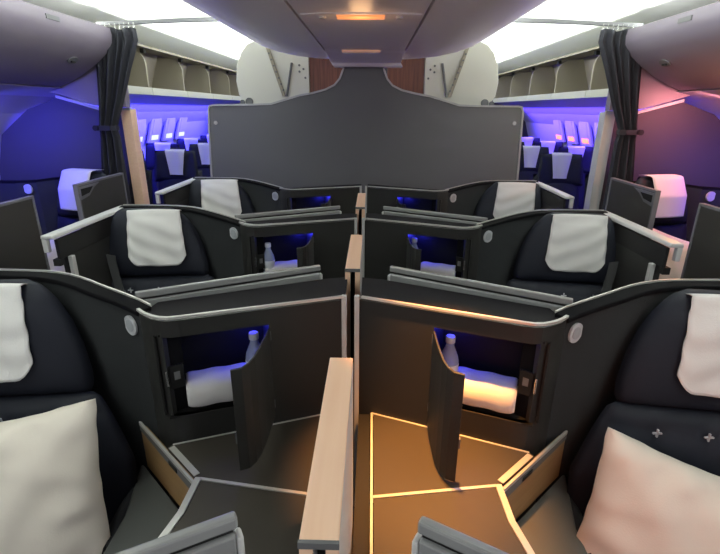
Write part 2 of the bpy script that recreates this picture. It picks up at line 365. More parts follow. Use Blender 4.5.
# behind the bulkhead: central bin ends and brown panels
for s in (-1, 1):
    SIGN[0] = s
    wh = 'on the blue-lit side' if s < 0 else 'on the pink-lit side'
    r = root('centre_bin', (0.8, 4.6, 1.75), 'off-white end of a raised centre bin %s behind the bulkhead' % wh, 'overhead bin', 'raised centre bins')
    out = [(0.50, 1.70), (0.95, 1.66), (1.06, 1.70), (1.12, 1.79), (1.135, 1.9), (1.12, 2.03), (1.075, 2.13), (1.02, 2.19), (0.95, 2.22), (0.50, 2.22)]
    b = NB(); extr(b, [(x, 4.4, z) for x, z in out], (0, 0.7, 0)); obj('bin_end', b, M['mach'], r, bevel=0.006)
    b = NB(); box(b, 0.52, 0.8, 4.45, 5.0, 2.215, 2.502); obj('hanger', b, M['mach'], r)
    b = NB(); extr(b, [(0.70, 4.385, 2.2), (0.735, 4.385, 2.2), (0.765, 4.385, 1.80), (0.74, 4.385, 1.80)] if False else [(0.83, 4.38, 2.17), (0.86, 4.38, 2.17), (0.735, 4.38, 1.78), (0.705, 4.38, 1.78)], (0, 0.02, 0)); obj('bracket', b, M['beige'], r, bevel=0.003)
    b = NB(); extr(b, [(0.635, 4.38, 2.05), (0.652, 4.38, 2.05), (0.705, 4.38, 1.78), (0.688, 4.38, 1.78)], (0, 0.02, 0)); obj('gas_strut', b, M['mid'], r, bevel=0.003)
    b = NB()
    for k in range(7):
        t = k / 6; disc(b, (0.832 - 0.11 * t, 4.378, 2.12 - 0.29 * t), (0, -1, 0), 0.008, 0.008, 10)
    for x, z in ((0.58, 2.03), (0.545, 2.0), (0.58, 1.98), (0.53, 1.93)): disc(b, (x, 4.40, z), (0, -1, 0), 0.009, 0.008, 10)
    obj('rivet', b, M['mid'], r)
    b = NB(); disc(b, (1.03, 4.40, 1.735), (0, -1, 0), 0.032, 0.02, 20); disc(b, (1.09, 4.40, 1.73), (0, -1, 0), 0.02, 0.02, 16); obj('pivot', b, M['mid'], r)
    b = NB(); box(b, 0.18, 0.495, 4.42, 4.46, 1.2, 2.50)
    tag(obj('wood_panel', b, M['woodr'], org=(0.33, 4.44, 1.2)), 'reddish-brown wood panel beside the bulkhead neck %s' % wh, 'panel', 'wood panels beside the bulkhead neck')
lamp('behind_bulkhead_light', (0.0, 4.2, 1.9), 0.6, (1, 0.7, 0.5), 0.1)  # warm point light between the bulkhead and the brown panels

# ------------------------------------------------------------------ rear cabin: open bins, windows, seats
for s in (-1, 1):
    SIGN[0] = s
    wh = 'blue-lit' if s < 0 else 'violet-lit'
    for k in range(5):
        y0 = 3.95 + 0.92 * k; y1 = y0 + 0.91
        pos = ['nearest the curtain', 'second from the curtain', 'third from the curtain', 'fourth from the curtain', 'last before the rear wall'][k]
        r = root('open_bin', (2.3, y0 + .45, 1.8), 'open empty overhead bin over the %s rear windows, %s' % (wh, pos), 'overhead bin', 'open overhead bins of the rear cabin')
        b = NB(); extr(b, [(2.1, y0, 1.80), (2.6, y0, 1.82), (2.6, y0, 1.86), (2.1, y0, 1.84)], (0, y1 - y0, 0)); obj('shelf', b, M['beige'], r)
        b = NB(); extr(b, [(2.085, y0, 1.795), (2.105, y0, 1.795), (2.105, y0, 1.86), (2.085, y0, 1.86)], (0, y1 - y0, 0)); obj('lip', b, M['mach'], r)
        b = NB(); extr(b, [(2.50, y0, 1.84), (2.53, y0, 1.84), (2.40, y0, 2.26), (2.36, y0, 2.26)], (0, y1 - y0, 0)); obj('back_panel', b, M['beige'], r)
        b = NB()
        arc = [(2.11, 1.86)] + [(2.11 + 0.14 * (1 - math.cos(a)), 2.06 + 0.15 * math.sin(a)) for a in [i * PI / 16 for i in range(9)]] + [(2.45, 2.21), (2.5, 1.86)]
        extr(b, [(x, y1 - 0.03, z) for x, z in arc], (0, 0.028, 0)); obj('divider', b, M['beige'], r)
        b = NB(); extr(b, [(2.05, y0, 2.20), (2.42, y0, 2.235), (2.42, y0, 2.25), (2.05, y0, 2.22)], (0, y1 - y0, 0)); obj('raised_door', b, M['beige'], r)
        b = NB(); box(b, 2.10, 2.135, y1 - 0.05, y1 + 0.0, 2.165, 2.2); obj('hinge', b, M['darker'], r)
    b = NB(); extr(b, [(2.10, 3.95, 1.793), (2.50, 3.95, 1.715), (2.50, 3.95, 1.725), (2.10, 3.95, 1.803)], (0, 4.6, 0)); struct(obj('trim_%d' % (2 if s < 0 else 3), b, M['side']))
    for k in range(7):
        y = 4.66 + 0.47 * k + 0.0
        w = struct(obj('window_%d' % (k + 1 + (7 if s > 0 else 0)), (lambda bb: (extr(bb, [(2.93, y - 0.17, 1.24), (2.83, y - 0.15, 1.58), (2.83, y + 0.15, 1.58), (2.93, y + 0.17, 1.24)], (-0.03, 0, -0.008)), bb)[1])(NB()), M['side'], bevel=0.006, org=(2.9, y, 1.24)))
        ORG[0] = w.location.copy()
        def slope(z): return 2.93 - (z - 1.24) * 0.294 - 0.033
        b = NB(); extr(b, [(slope(1.27) - .002, y - 0.1, 1.27), (slope(1.33), y - 0.1, 1.33), (slope(1.33), y + 0.1, 1.33), (slope(1.27) - .002, y + 0.1, 1.27)], (-0.004, 0, 0)); obj('pane', b, M['winl'] if s < 0 else M['winr'], w)
        b = NB(); extr(b, [(slope(1.33), y - 0.1, 1.33), (slope(1.53), y - 0.09, 1.53), (slope(1.53), y + 0.09, 1.53), (slope(1.33), y + 0.1, 1.33)], (-0.004, 0, 0)); obj('blind', b, M['side'], w)

def puff(bm, fn, nx, nz, tf, tb, pw=2.6):
    """fn(a in -1..1, h in 0..1, off) -> point; bulging cushion, closed at its rim"""
    A = []; B = []
    for j in range(nz + 1):
        h = j / nz; ra = []; rb = []
        for i in range(nx + 1):
            a = -1 + 2 * i / nx
            e = max(0.0, 1 - abs(a) ** pw) ** 0.5 * max(0.0, 1 - abs(2 * h - 1) ** (pw + 2)) ** 0.5
            ra.append(bm.verts.new(fn(a, h, -tf * e))); rb.append(bm.verts.new(fn(a, h, tb * e)))
        A.append(ra); B.append(rb)
    for j in range(nz):
        for i in range(nx):
            bm.faces.new((A[j][i], A[j][i + 1], A[j + 1][i + 1], A[j + 1][i])); bm.faces.new((B[j][i], B[j + 1][i], B[j + 1][i + 1], B[j][i + 1]))

# rear seats: one built, the rest copied
SIGN[0] = 1
def rear_seat():
    r = root('passenger_seat', (0, 0, 0), '', 'seat', 'rear cabin seats')
    b = NB(); puff(b, lambda a, h, o: (a * 0.25, o + 0.12 + 0.16 * h, 0.42 + 0.62 * h), 12, 12, 0.06, 0.07); obj('backrest', b, M['seat'], r, smooth=True)
    b = NB(); puff(b, lambda a, h, o: (a * (0.24 - 0.03 * h * h), o + 0.24 + 0.05 * h - 0.07 * abs(a) ** 3, 0.93 + 0.32 * h), 16, 12, 0.05, 0.05); obj('headrest', b, M['seat'], r, smooth=True)
    b = NB(); puff(b, lambda a, h, o: (a * 0.24, -0.38 + 0.5 * h, 0.40 - o), 10, 10, 0.06, 0.08); obj('seat_cushion', b, M['seat'], r, smooth=True)
    for sx in (-1, 1):
        b = NB(); box(b, sx * 0.247 - 0.024, sx * 0.247 + 0.024, -0.3, 0.12, 0.1, 0.62); obj('armrest', b, M['darker'], r, bevel=0.012)
    b = NB(); box(b, -0.24, 0.24, -0.3, 0.16, 0.0, 0.32); obj('base', b, M['darker'], r, bevel=0.01)
    return r
def rear_cover():
    b = NB()
    def f(off):
        def g(u, v):
            z = 1.265 - 0.26 * v; wv = 0.105 - 0.035 * min(1, v * 1.1); a = (u * 2 - 1)
            return (a * wv, 0.185 + 0.02 * (1 - v) + (0.0 if v > 0.08 else 0.03 * (0.08 - v) / 0.08) + off - 0.006 * math.sin(3 * a), z)
        return g
    sheet(b, f(0), 10, 14, f(0.008))
    return tag(obj('headrest_cover', b, M['cloth'], org=(0, 0.2, 1.02)), '', 'headrest cover', 'rear cabin headrest covers')
RS = []; first = None
for s in (-1, 1):
    for row, y in enumerate((4.86, 5.85, 6.84, 7.83)):
        for c, x in enumerate((2.03, 2.58)):
            wh = ('blue-lit' if s < 0 else 'violet-lit')
            rw = ['first', 'second', 'third', 'last'][row]
            lab = 'dark seat in the %s row of the %s rear cabin, %s' % (rw, wh, 'on the aisle' if c == 0 else 'by the window')
            lab2 = 'pale cover on the %s seat of the %s row in the %s rear cabin' % ('aisle' if c == 0 else 'window', rw, wh)
            if first is None: first = rear_seat(); firstc = rear_cover(); o, q = first, firstc; q0 = firstc.location.copy()
            else: o = copy_tree(first); q = copy_tree(firstc)
            o.location = (s * x, y, 0); o['label'] = lab
            q.location = (s * x, y + q0.y, q0.z); q['label'] = lab2

# ------------------------------------------------------------------ the business suites (x > 0 side, mirrored by SIGN)
def lerp(a, b, t): return a + (b - a) * t
FD = Vector((0.935, -0.354, 0)).normalized()         # direction along the cabinet face, outwards from the divider
FN = Vector((-FD.y * -1, 0, 0)); FN = Vector((FD.y, -FD.x, 0))  # towards the viewer
FA = Vector((0.022, 1.35, 0))
def fp(u, z, d=0.0): p = FA + FD * u + FN * d; return (p.x, p.y, z)
CORNER = [(0.022, 1.35), (0.478, 1.1773), (0.503, 1.170), (0.528, 1.171), (0.552, 1.180), (0.576, 1.194), (0.596, 1.210), (0.612, 1.226)]
U0, U1, Z0, Z1 = 0.240, 0.535, 0.812, 1.072
SEAT_C = (1.10, 0.0); SEAT_RZ = math.radians(-7)
def seat_pt(x, y, z):
    c, s_ = math.cos(SEAT_RZ), math.sin(SEAT_RZ); py = 1.2
    return (SEAT_C[0] + c * x - s_ * (y - py), py + s_ * x + c * (y - py), z)
def back_y(z): return 1.108 + (z - 0.5) * 0.23
def head_w(h):
    T = [(0, .285), (.08, .298), (.2, .297), (.45, .275), (.65, .245), (.8, .212), (.9, .18), (.97, .15), (1, .13)]
    for (a, wa), (b_, wb) in zip(T, T[1:]):
        if a <= h <= b_: return lerp(wa, wb, (h - a) / (b_ - a))
def head_fn(a, h, o):
    z = 0.835 + 0.35 * h
    return seat_pt(a * head_w(h), back_y(z) + 0.045 + o - 0.02 * abs(a) ** 3 * (1 - h), z)
def head_front(x, z):
    h = (z - 0.835) / 0.35; w = head_w(min(max(h, 0), 1)); a = max(-1, min(1, x / w))
    e = max(0.0, 1 - abs(a) ** 2.6) ** 0.5 * max(0.0, 1 - abs(2 * h - 1) ** 4.6) ** 0.5
    return back_y(z) + 0.045 - 0.07 * e - 0.02 * abs(a) ** 3 * (1 - h)

def make_suite(s, L):
    SIGN[0] = s; T = []
    # ---- fabric-lined shell behind the seat
    r = root('suite_shell', (1.0, 1.42, 0), L['shell'], 'seat shell', 'seat shells of the centre suites'); T.append(r)
    path = [(0.610, 1.228, 1.128), (0.648, 1.250, 1.134), (0.70, 1.270, 1.144), (0.76, 1.289, 1.156), (0.80, 1.305, 1.162), (0.84, 1.325, 1.167), (0.88, 1.343, 1.171), (0.92, 1.358, 1.174), (0.97, 1.372, 1.176), (1.02, 1.38, 1.177), (1.10, 1.384, 1.177), (1.20, 1.388, 1.177), (1.28, 1.388, 1.177), (1.315, 1.380, 1.177)]
    b = NB(); wall(b, [(x, y, z - 0.012) for x, y, z in path], -0.03, 0.05); obj('shell_wall', b, M['shell'], r, smooth='auto')
    b = NB(); ribbon(b, [(x - 0.006, y + 0.016, z - 0.002) for x, y, z in path], 0.05, 0.016); obj('rim_band', b, M['rimb'], r, bevel=0.004)
    b = NB(); ribbon(b, [(x - 0.014, y + 0.040, z + 0.003) for x, y, z in path], 0.006, 0.009); obj('rim_trim', b, M['trim'], r)
    # aisle-side wall with its pale cap
    b = NB(); extr(b, [(1.283, 0.86, 1.135), (1.313, 0.86, 1.135), (1.313, 0.86, 0.1), (1.283, 0.86, 0.1)] , (0, 0.57, 0)); obj('aisle_wall', b, M['dark'], r)
    b = NB(); extr(b, [(1.278, 0.80, 1.06), (1.278, 0.80, 1.148), (1.293, 0.80, 1.148), (1.293, 0.80, 1.06)], (0, 0.63, 0)); obj('door_track', b, M['darker'], r, bevel=0.003)
    b = NB(); extr(b, [(1.274, 0.775, 1.154), (1.280, 0.775, 1.172), (1.330, 0.775, 1.172), (1.334, 0.775, 1.154)], (0, 0.67, 0)); obj('wall_cap', b, M['capg'], r, bevel=0.006)
    b = NB(); box(b, 1.308, 1.331, 0.778, 0.80, 1.095, 1.155); obj('cap_end', b, M['capg'], r, bevel=0.004)
    b = NB(); box(b, 1.285, 1.315, 0.80, 0.83, 1.03, 1.06); obj('door_latch', b, M['darker'], r)
    b = NB(); box(b, 1.262, 1.282, 0.85, 0.875, 0.45, 1.06); obj('door_post', b, M['capg'], r, bevel=0.003)
    # round badge on the shell
    bn = Vector((0.56, -0.83, 0)).normalized()
    b = NB()
    c = Vector((0.654, 1.250, 1.070)) - bn * 0.002
    disc(b, c, bn, 0.031, 0.006, 30)
    bd = obj('round_badge', b, M['badge'], r)
    b = NB(); disc(b, c + bn * 0.005, bn, 0.019, 0.003, 24); obj('badge_ring', b, M['ringm'], bd)

    # ---- storage cabinet beside the headrest
    r = root('storage_cabinet', (0.33, 1.4, 0), L['cab'], 'cabinet', 'shoulder cabinets of the centre suites'); T.append(r)
    b = NB()
    # front face with its opening, then the rounded corner
    def quad(u0, u1, z0, z1): extr(b, [fp(u0, z0), fp(u1, z0), fp(u1, z1), fp(u0, z1)], FN * -0.016)
    ZB, ZT = 0.10, 1.122
    u_c = 0.4877
    quad(0.0, U0, ZB, ZT); quad(U0, u_c, ZB, Z0); quad(U0, u_c, Z1, ZT)
    cp = CORNER[1:]
    def corner_piece(i0, i1, z0, z1):
        P = cp[i0:i1 + 1]; q = []
        for i in range(len(P)):
            a = Vector(P[max(i - 1, 0)]); c_ = Vector(P[min(i + 1, len(P) - 1)]); t = (c_ - a).normalized(); q.append(Vector(P[i]) + Vector((-t.y, t.x)) * 0.016)
        poly_prism(b, [tuple(p) for p in P] + [tuple(p) for p in q[::-1]], z0, z1)
    corner_piece(0, 2, ZB, Z0); corner_piece(0, 2, Z1, ZT); corner_piece(2, 6, ZB, ZT)
    obj('cabinet_body', b, M['dark'], r, smooth='auto')
    # recess lining
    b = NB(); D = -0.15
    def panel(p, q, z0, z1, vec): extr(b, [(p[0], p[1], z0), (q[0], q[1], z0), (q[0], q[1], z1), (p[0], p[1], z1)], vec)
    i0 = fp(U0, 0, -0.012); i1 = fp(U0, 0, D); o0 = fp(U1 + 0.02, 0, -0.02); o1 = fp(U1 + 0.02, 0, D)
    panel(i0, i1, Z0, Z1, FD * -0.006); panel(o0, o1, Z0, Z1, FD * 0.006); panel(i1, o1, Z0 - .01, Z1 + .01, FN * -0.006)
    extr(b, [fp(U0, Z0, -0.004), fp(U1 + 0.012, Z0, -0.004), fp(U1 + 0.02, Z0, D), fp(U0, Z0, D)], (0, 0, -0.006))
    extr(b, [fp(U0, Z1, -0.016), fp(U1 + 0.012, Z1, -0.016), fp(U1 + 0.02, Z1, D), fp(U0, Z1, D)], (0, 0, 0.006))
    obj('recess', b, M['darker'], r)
    # upright bar and latch in the outer jamb
    b = NB(); extr(b, [fp(U1 - 0.045, Z0, -0.045), fp(U1 - 0.005, Z0, -0.03), fp(U1 - 0.005, Z1, -0.03), fp(U1 - 0.045, Z1, -0.045)], FN * -0.01); obj('jamb', b, M['rimb'], r)
    b = NB(); extr(b, [fp(U1 - 0.042, 0.90, -0.022), fp(U1 - 0.006, 0.90, -0.012), fp(U1 - 0.006, 0.975, -0.012), fp(U1 - 0.042, 0.975, -0.022)], FN * -0.008); so = obj('socket_plate', b, M['darker'], r)
    b = NB(); extr(b, [fp(U1 - 0.032, 0.93, -0.016), fp(U1 - 0.016, 0.93, -0.013), fp(U1 - 0.016, 0.955, -0.013), fp(U1 - 0.032, 0.955, -0.016)], FN * -0.006); obj('socket', b, M['mid'], so)
    lx = (CORNER[2][0] + 0.022, CORNER[2][1] - 0.003)
    b = NB(); box(b, lx[0], lx[0] + 0.006, lx[1] - 0.004, lx[1] + 0.006, 0.915, 0.965); obj('latch', b, M['chrome'], r, bevel=0.002)
    # silver trim along the top edge, down the divider end
    b = NB(); ribbon(b, [(x + FN.x * 0.004, y + FN.y * 0.004, z) for (x, y), z in zip([(0.03, 1.347)] + CORNER[1:], [1.138] * 8)], 0.009, 0.007); obj('top_trim', b, M['trim'], r)
    b = NB(); box(b, *((0.006, 0.022) if s > 0 else (0.018, 0.034)), 1.343, 1.36, 0.3, 1.136); obj('end_trim', b, M['capg'], r, bevel=0.003)
    # dark sloping top
    b = NB(); tp = [(0.026, 1.352), (0.478, 1.181), (0.503, 1.174), (0.528, 1.175), (0.552, 1.184), (0.576, 1.198), (0.596, 1.214), (0.612, 1.24), (0.60, 1.325), (0.10, 1.56), (0.026, 1.58)]
    poly_prism(b, tp, 1.100, 1.114)
    obj('cabinet_top', b, M['top'], r)
    b = NB(); extr(b, [(0.026, 1.565, 0.3), (0.10, 1.545, 0.3), (0.60, 1.315, 0.3), (0.60, 1.315, 1.105), (0.10, 1.545, 1.105), (0.026, 1.565, 1.105)] if False else [(0.03, 1.56, 0.1), (0.60, 1.32, 0.1), (0.60, 1.32, 1.11), (0.03, 1.56, 1.11)], (0.004, 0.01, 0)); obj('back_panel', b, M['dark'], r)
    # blue light in the inner top corner
    lm = fp(U0 + 0.03, Z1 - 0.004, -0.06)
    b = NB(); disc(b, lm, (0, 0, -1), 0.006, 0.003, 16); obj('blue_light', b, M['blue'], r)
    # curved door standing open
    b = NB(); dp = [(0.243, 1.262), (0.243, 1.20), (0.244, 1.14), (0.247, 1.09), (0.254, 1.055), (0.267, 1.03), (0.292, 1.018)]
    inn = [(0.249, 1.262), (0.249, 1.20), (0.250, 1.14), (0.253, 1.092), (0.259, 1.06), (0.270, 1.037), (0.294, 1.025)]
    poly_prism(b, dp + inn[::-1], 0.728 if s > 0 else 0.75, 1.062); dr = obj('cabinet_door', b, M['dark'], r, bevel=0.0015)
    b = NB(); box(b, 0.285, 0.298, 1.024, 1.036, 0.835, 0.865); obj('door_catch', b, M['mid'], dr)
    b = NB()
    for z in (0.78, 1.02): tube(b, [(0.246, 1.268, z), (0.246, 1.268, z + 0.03)], 0.005, 8)
    obj('hinge', b, M['mid'], dr)

    # ---- side table
    r = root('side_table', (0.3, 1.0, 0.72), L['table'], 'side table', 'side tables of the centre suites'); T.append(r)
    b = NB(); poly_prism(b, [(0.072, 1.325), (0.535, 1.152), (0.545, 1.14), (0.412, 1.022), (0.072, 0.972)], 0.70, 0.72); obj('rear_leaf', b, M['table'], r)
    b = NB(); poly_prism(b, [(0.072, 0.962), (0.402, 1.012), (0.408, 0.90), (0.425, 0.81), (0.44, 0.62), (0.072, 0.62)], 0.70, 0.72); obj('front_leaf', b, M['table'], r)
    b = NB(); box(b, 0.022, 0.06, 0.62, 1.335, 0.69, 0.712); obj('inner_edge', b, M['darker'], r)
    tz = 0.7225
    b = NB(); ribbon(b, [(0.066, 0.967, tz), (0.405, 1.018, tz)], 0.009, 0.016); obj('seam_trim', b, M['trim'], r)
    b = NB(); ribbon(b, [(0.41, 1.02, tz + .002), (0.413, 0.90, tz + .002), (0.432, 0.81, tz + .002), (0.447, 0.62, tz + .002)], 0.017, 0.02); obj('edge_trim', b, M['trim'], r)
    b = NB(); ribbon(b, [(0.066, 1.33, tz), (0.066, 0.62, tz)], 0.007, 0.014); obj('inner_trim', b, M['trim'], r)
    b = NB(); ribbon(b, [(0.066, 1.33, tz - .001), (0.535, 1.153, tz - .001)], 0.006, 0.01); obj('back_trim', b, M['trim'], r)
    # wooden side panel under the outer edge, with its silver ledge and slot
    a = Vector((0.423, 1.012, 0)); e = Vector((0.690, 1.265, 0)); d = (e - a).normalized(); nn = Vector((d.y, -d.x, 0))
    def wp(t, z, off=0.0): p = a.lerp(e, t) + nn * off; return (p.x, p.y, z)
    b = NB(); extr(b, [wp(0, 0.535), wp(1, 0.535), wp(1, 0.705), wp(0, 0.705)], nn * -0.012); wo = obj('wood_panel', b, M['woodp'], r)
    b = NB(); extr(b, [wp(0, 0.705, -0.004), wp(1, 0.705, -0.004), wp(1, 0.705, 0.003), wp(0, 0.705, 0.003)], (0, 0, 0.012)); obj('panel_ledge', b, M['trim'], r)
    b = NB(); extr(b, [wp(0.02, 0.672, 0.0005), wp(1, 0.685, 0.0005), wp(1, 0.703, 0.0005), wp(0.02, 0.703, 0.0005)], nn * 0.002); bd = obj('grey_band', b, M['mid'], r)
    b = NB(); extr(b, [wp(0.27, 0.682, 0.002), wp(0.41, 0.682, 0.002), wp(0.41, 0.696, 0.002), wp(0.27, 0.696, 0.002)], nn * 0.003); obj('finger_slot', b, M['darker'], bd)
    b = NB(); extr(b, [wp(0.03, 0.7195, -0.009), wp(0.46, 0.7195, -0.009), wp(0.46, 0.7195, -0.026), wp(0.03, 0.7195, -0.026)], (0, 0, 0.003)); obj('tray_lid', b, M['trim'], r)
    b = NB(); poly_prism(b, [(0.43, 0.62), (0.425, 1.0), (0.70, 1.262), (0.71, 1.262), (0.66, 1.05), (0.65, 0.62)], 0.50, 0.545); obj('knee_shelf', b, M['kshelf'], r, bevel=0.006)
    b = NB(); poly_prism(b, [(0.10, 0.66), (0.38, 0.66), (0.38, 0.98), (0.10, 0.95)], 0.0, 0.69); obj('pedestal', b, M['darker'], r)

    # ---- monitor panel in front of the seat
    r = root('monitor_panel', (0.4, 0.36, 0), L['mon'], 'monitor housing', 'monitor housings of the centre suites'); T.append(r)
    a = Vector((0.128, 0.500, 0)); e = Vector((0.66, 0.21, 0)); d = (e - a).normalized(); nn = Vector((d.y, -d.x, 0))
    if nn.y > 0: nn = -nn
    def mp(t, z, off=0.0): p = a + d * (0.606 * t) + nn * off; return (p.x, p.y, z)
    def slab(t0, t1, z0, z1, o0, o1):
        b = NB(); extr(b, [mp(t0, z0, o0), mp(t1, z0, o0), mp(t1, z1, o0), mp(t0, z1, o0)], nn * (o1 - o0)); return b
    obj('top_bar', slab(0.0, 1, 1.133, 1.154, -0.004, 0.012), M['grey'], r, bevel=0.004)
    obj('shadow_gap', slab(0.012, 0.99, 1.125, 1.135, -0.002, 0.008), M['darker'], r)
    obj('housing', slab(0.008, 0.99, 0.62, 1.127, -0.002, 0.016), M['grey'], r, bevel=0.004)
    obj('screen', slab(0.06, 0.95, 0.80, 1.09, -0.005, -0.003), L['screen'], r)
    b = NB(); p0 = Vector(mp(0, 0, 0.0)); extr(b, [mp(-0.008, 0.62, -0.004), mp(0.008, 0.62, -0.004), mp(0.008, 1.122, -0.004), mp(-0.008, 1.122, -0.004)], nn * 0.022); obj('end_cap', b, M['capg'], r, bevel=0.004)

    # ---- seat
    r = root('recliner_chair', (1.10, 1.0, 0), L['seat'], 'seat', 'seats of the centre suites'); T.append(r)
    b = NB(); puff(b, head_fn, 26, 26, 0.07, 0.05); obj('headrest', b, M['seat'], r, smooth=True)
    def bk(a, h, o):
        z = 0.36 + 0.485 * h; g = 0.0
        for gx in (-0.56, -0.15, 0.26, 0.62): g += 0.008 * math.exp(-((a - gx) / 0.035) ** 2)
        g += 0.008 * math.exp(-((z - 0.79) / 0.008) ** 2)
        return seat_pt(a * (0.31 + 0.10 * min(1.0, (1 - h) * 2.2) ** 0.8), back_y(z) + 0.03 + o + (g if o < 0 else 0) - 0.015 * abs(a) ** 3, z)
    b = NB(); puff(b, bk, 48, 40, 0.075, 0.05); br = obj('backrest', b, M['seat'], r, smooth=True)
    for gx in (-0.56, -0.15, 0.26, 0.62):
        p = Vector(bk(gx, (0.79 - 0.36) / 0.485, -0.073)); p.y -= 0.004
        b = NB()
        for w, h in ((0.013, 0.0022), (0.0022, 0.013)): box(b, p.x - w, p.x + w, p.y - 0.003, p.y + 0.003, p.z - h, p.z + h)
        obj('cross_stitch', b, M['stitch'], br)
    b = NB(); puff(b, lambda a, h, o: seat_pt(a * 0.29, 0.52 + 0.55 * h, 0.30 - o), 16, 16, 0.06, 0.05); obj('seat_cushion', b, M['seat'], r, smooth=True)
    for sx in (-1, 1):
        b = NB()
        def bol(a, h, o):
            z = 0.28 + 0.26 * h; return seat_pt(sx * 0.40 + o, 0.97 + 0.04 * h + a * 0.16 * (1 - 0.25 * h), z)
        puff(b, bol, 14, 14, 0.035, 0.035); obj('side_bolster', b, M['seatd'], r, smooth=True)
    b = NB(); extr(b, [seat_pt(x, y, 0.0) for x, y in ((-0.28, 0.6), (0.28, 0.6), (0.28, 1.1), (-0.28, 1.1))], (0, 0, 0.24)); obj('base', b, M['darker'], r, bevel=0.01)
    # shoulder belt on the aisle side
    b = NB(); bp = [(0.165, 0.975), (0.163, 0.95), (0.158, 0.92), (0.152, 0.89), (0.146, 0.86), (0.14, 0.83), (0.132, 0.79)]
    pts = [Vector(seat_pt(x, min(head_front(x, max(z, 0.86)) - 0.01, back_y(z) - 0.05), z)) for x, z in bp]
    for p, q in zip(pts, pts[1:]):
        w = Vector((0.022, 0, 0.004)); extr(b, [p - w, p + w, q + w, q - w], (0, -0.004, 0))
    be = obj('shoulder_belt', b, M['belt'], r)
    b = NB(); p = pts[-1]; tube(b, [p + Vector(v) for v in ((-0.026, -0.004, 0.006), (0.026, -0.004, 0.01), (0.024, -0.004, -0.02), (-0.028, -0.004, -0.024), (-0.026, -0.004, 0.006))], 0.005, 8); obj('buckle', b, M['chrome'], be)

    # ---- cover on the headrest
    b = NB()
    def cov(off):
        def g(u, v):
            a = u * 2 - 1
            if v < 0.16:
                t = v / 0.16; z = 1.176 + 0.012 * math.sin(t * PI / 2 + 0.2); w = 0.130; yy = lerp(0.03, -0.012, t) + back_y(1.18) + 0.0
                ztop = z - 0.004 * a * a
                return seat_pt(a * w, yy + off, ztop + (0 if off == 0 else -0.004))
            t = (v - 0.16) / 0.84; zb = 0.912 + (0.05 * max(0, (abs(a) - 0.62) / 0.38) ** 2.2)
            z = lerp(1.186, zb, t); w = 0.130 + 0.012 * t
            x = a * w - 0.014 * t
            y = min(head_front(x, min(z, 1.15)), back_y(z) - 0.004) - 0.014 + 0.004 * math.sin(7 * a + 5 * t) * t + 0.003 * math.sin(19 * t + 4 * a)
            y = lerp(back_y(1.18) - 0.012, y, min(1, t * 7))
            return seat_pt(x, y + off, z)
        return g
    sheet(b, cov(0), 22, 34, cov(0.006))
    o = tag(obj('headrest_cover', b, M['cloth'], org=(1.10, 1.25, 0.89), smooth=True), L['cover'], 'headrest cover', 'headrest covers of the centre suites'); T.append(o)

    # ---- rolled white pouch in the cabinet
    b = NB()
    u0, u1 = 0.300, 0.492
    def po(off_s):
        pass
    nseg = 20; rings = []
    for i in range(nseg + 1):
        u = lerp(u0, u1, i / nseg); k = 1 - 0.10 * (abs(2 * i / nseg - 1) ** 14)
        ring = []
        for j in range(24):
            th = 2 * PI * j / 24; cx_, cz_ = math.cos(th), math.sin(th)
            dd = 0.058 * k * math.copysign(abs(cx_) ** 0.75, cx_); zz = 0.049 * k * math.copysign(abs(cz_) ** 0.75, cz_)
            p = fp(u, 0.862 + zz + 0.0015 * math.sin(i * 0.7), -0.060 + dd); ring.append(b.verts.new(p))
        rings.append(ring)
    for p, q in zip(rings, rings[1:]):
        for j in range(24): b.faces.new((p[j], p[(j + 1) % 24], q[(j + 1) % 24], q[j]))
    b.faces.new(rings[0][::-1]); b.faces.new(rings[-1])
    c = fp(0.4, 0.812, -0.05)
    o = tag(obj('rolled_pouch', b, M['cloth'], org=c, smooth=True, bevel=0), L['pouch'], 'pouch', 'rolled pouches in the cabinets'); T.append(o)
    return T

def make_bottle(c, label, s):
    SIGN[0] = s
    r = root('water_bottle', c, label, 'bottle', 'water bottles in the cabinets')
    b = NB(); lathe(b, c, [(0.026, 0.0), (0.030, 0.004), (0.030, 0.045), (0.0285, 0.05), (0.030, 0.055), (0.030, 0.115), (0.027, 0.13), (0.018, 0.152), (0.013, 0.165), (0.012, 0.178)], 24); obj('bottle_body', b, M['water'], r, smooth=True)
    b = NB(); lathe(b, c, [(0.0305, 0.06), (0.0308, 0.062), (0.0308, 0.105), (0.0305, 0.107)], 24); obj('label_band', b, M['label'], r, smooth=True)
    b = NB(); lathe(b, (c[0], c[1], c[2] + 0.176), [(0.0145, 0.0), (0.015, 0.002), (0.015, 0.018), (0.0135, 0.021)], 20); obj('cap', b, M['capb'], r)
    return r

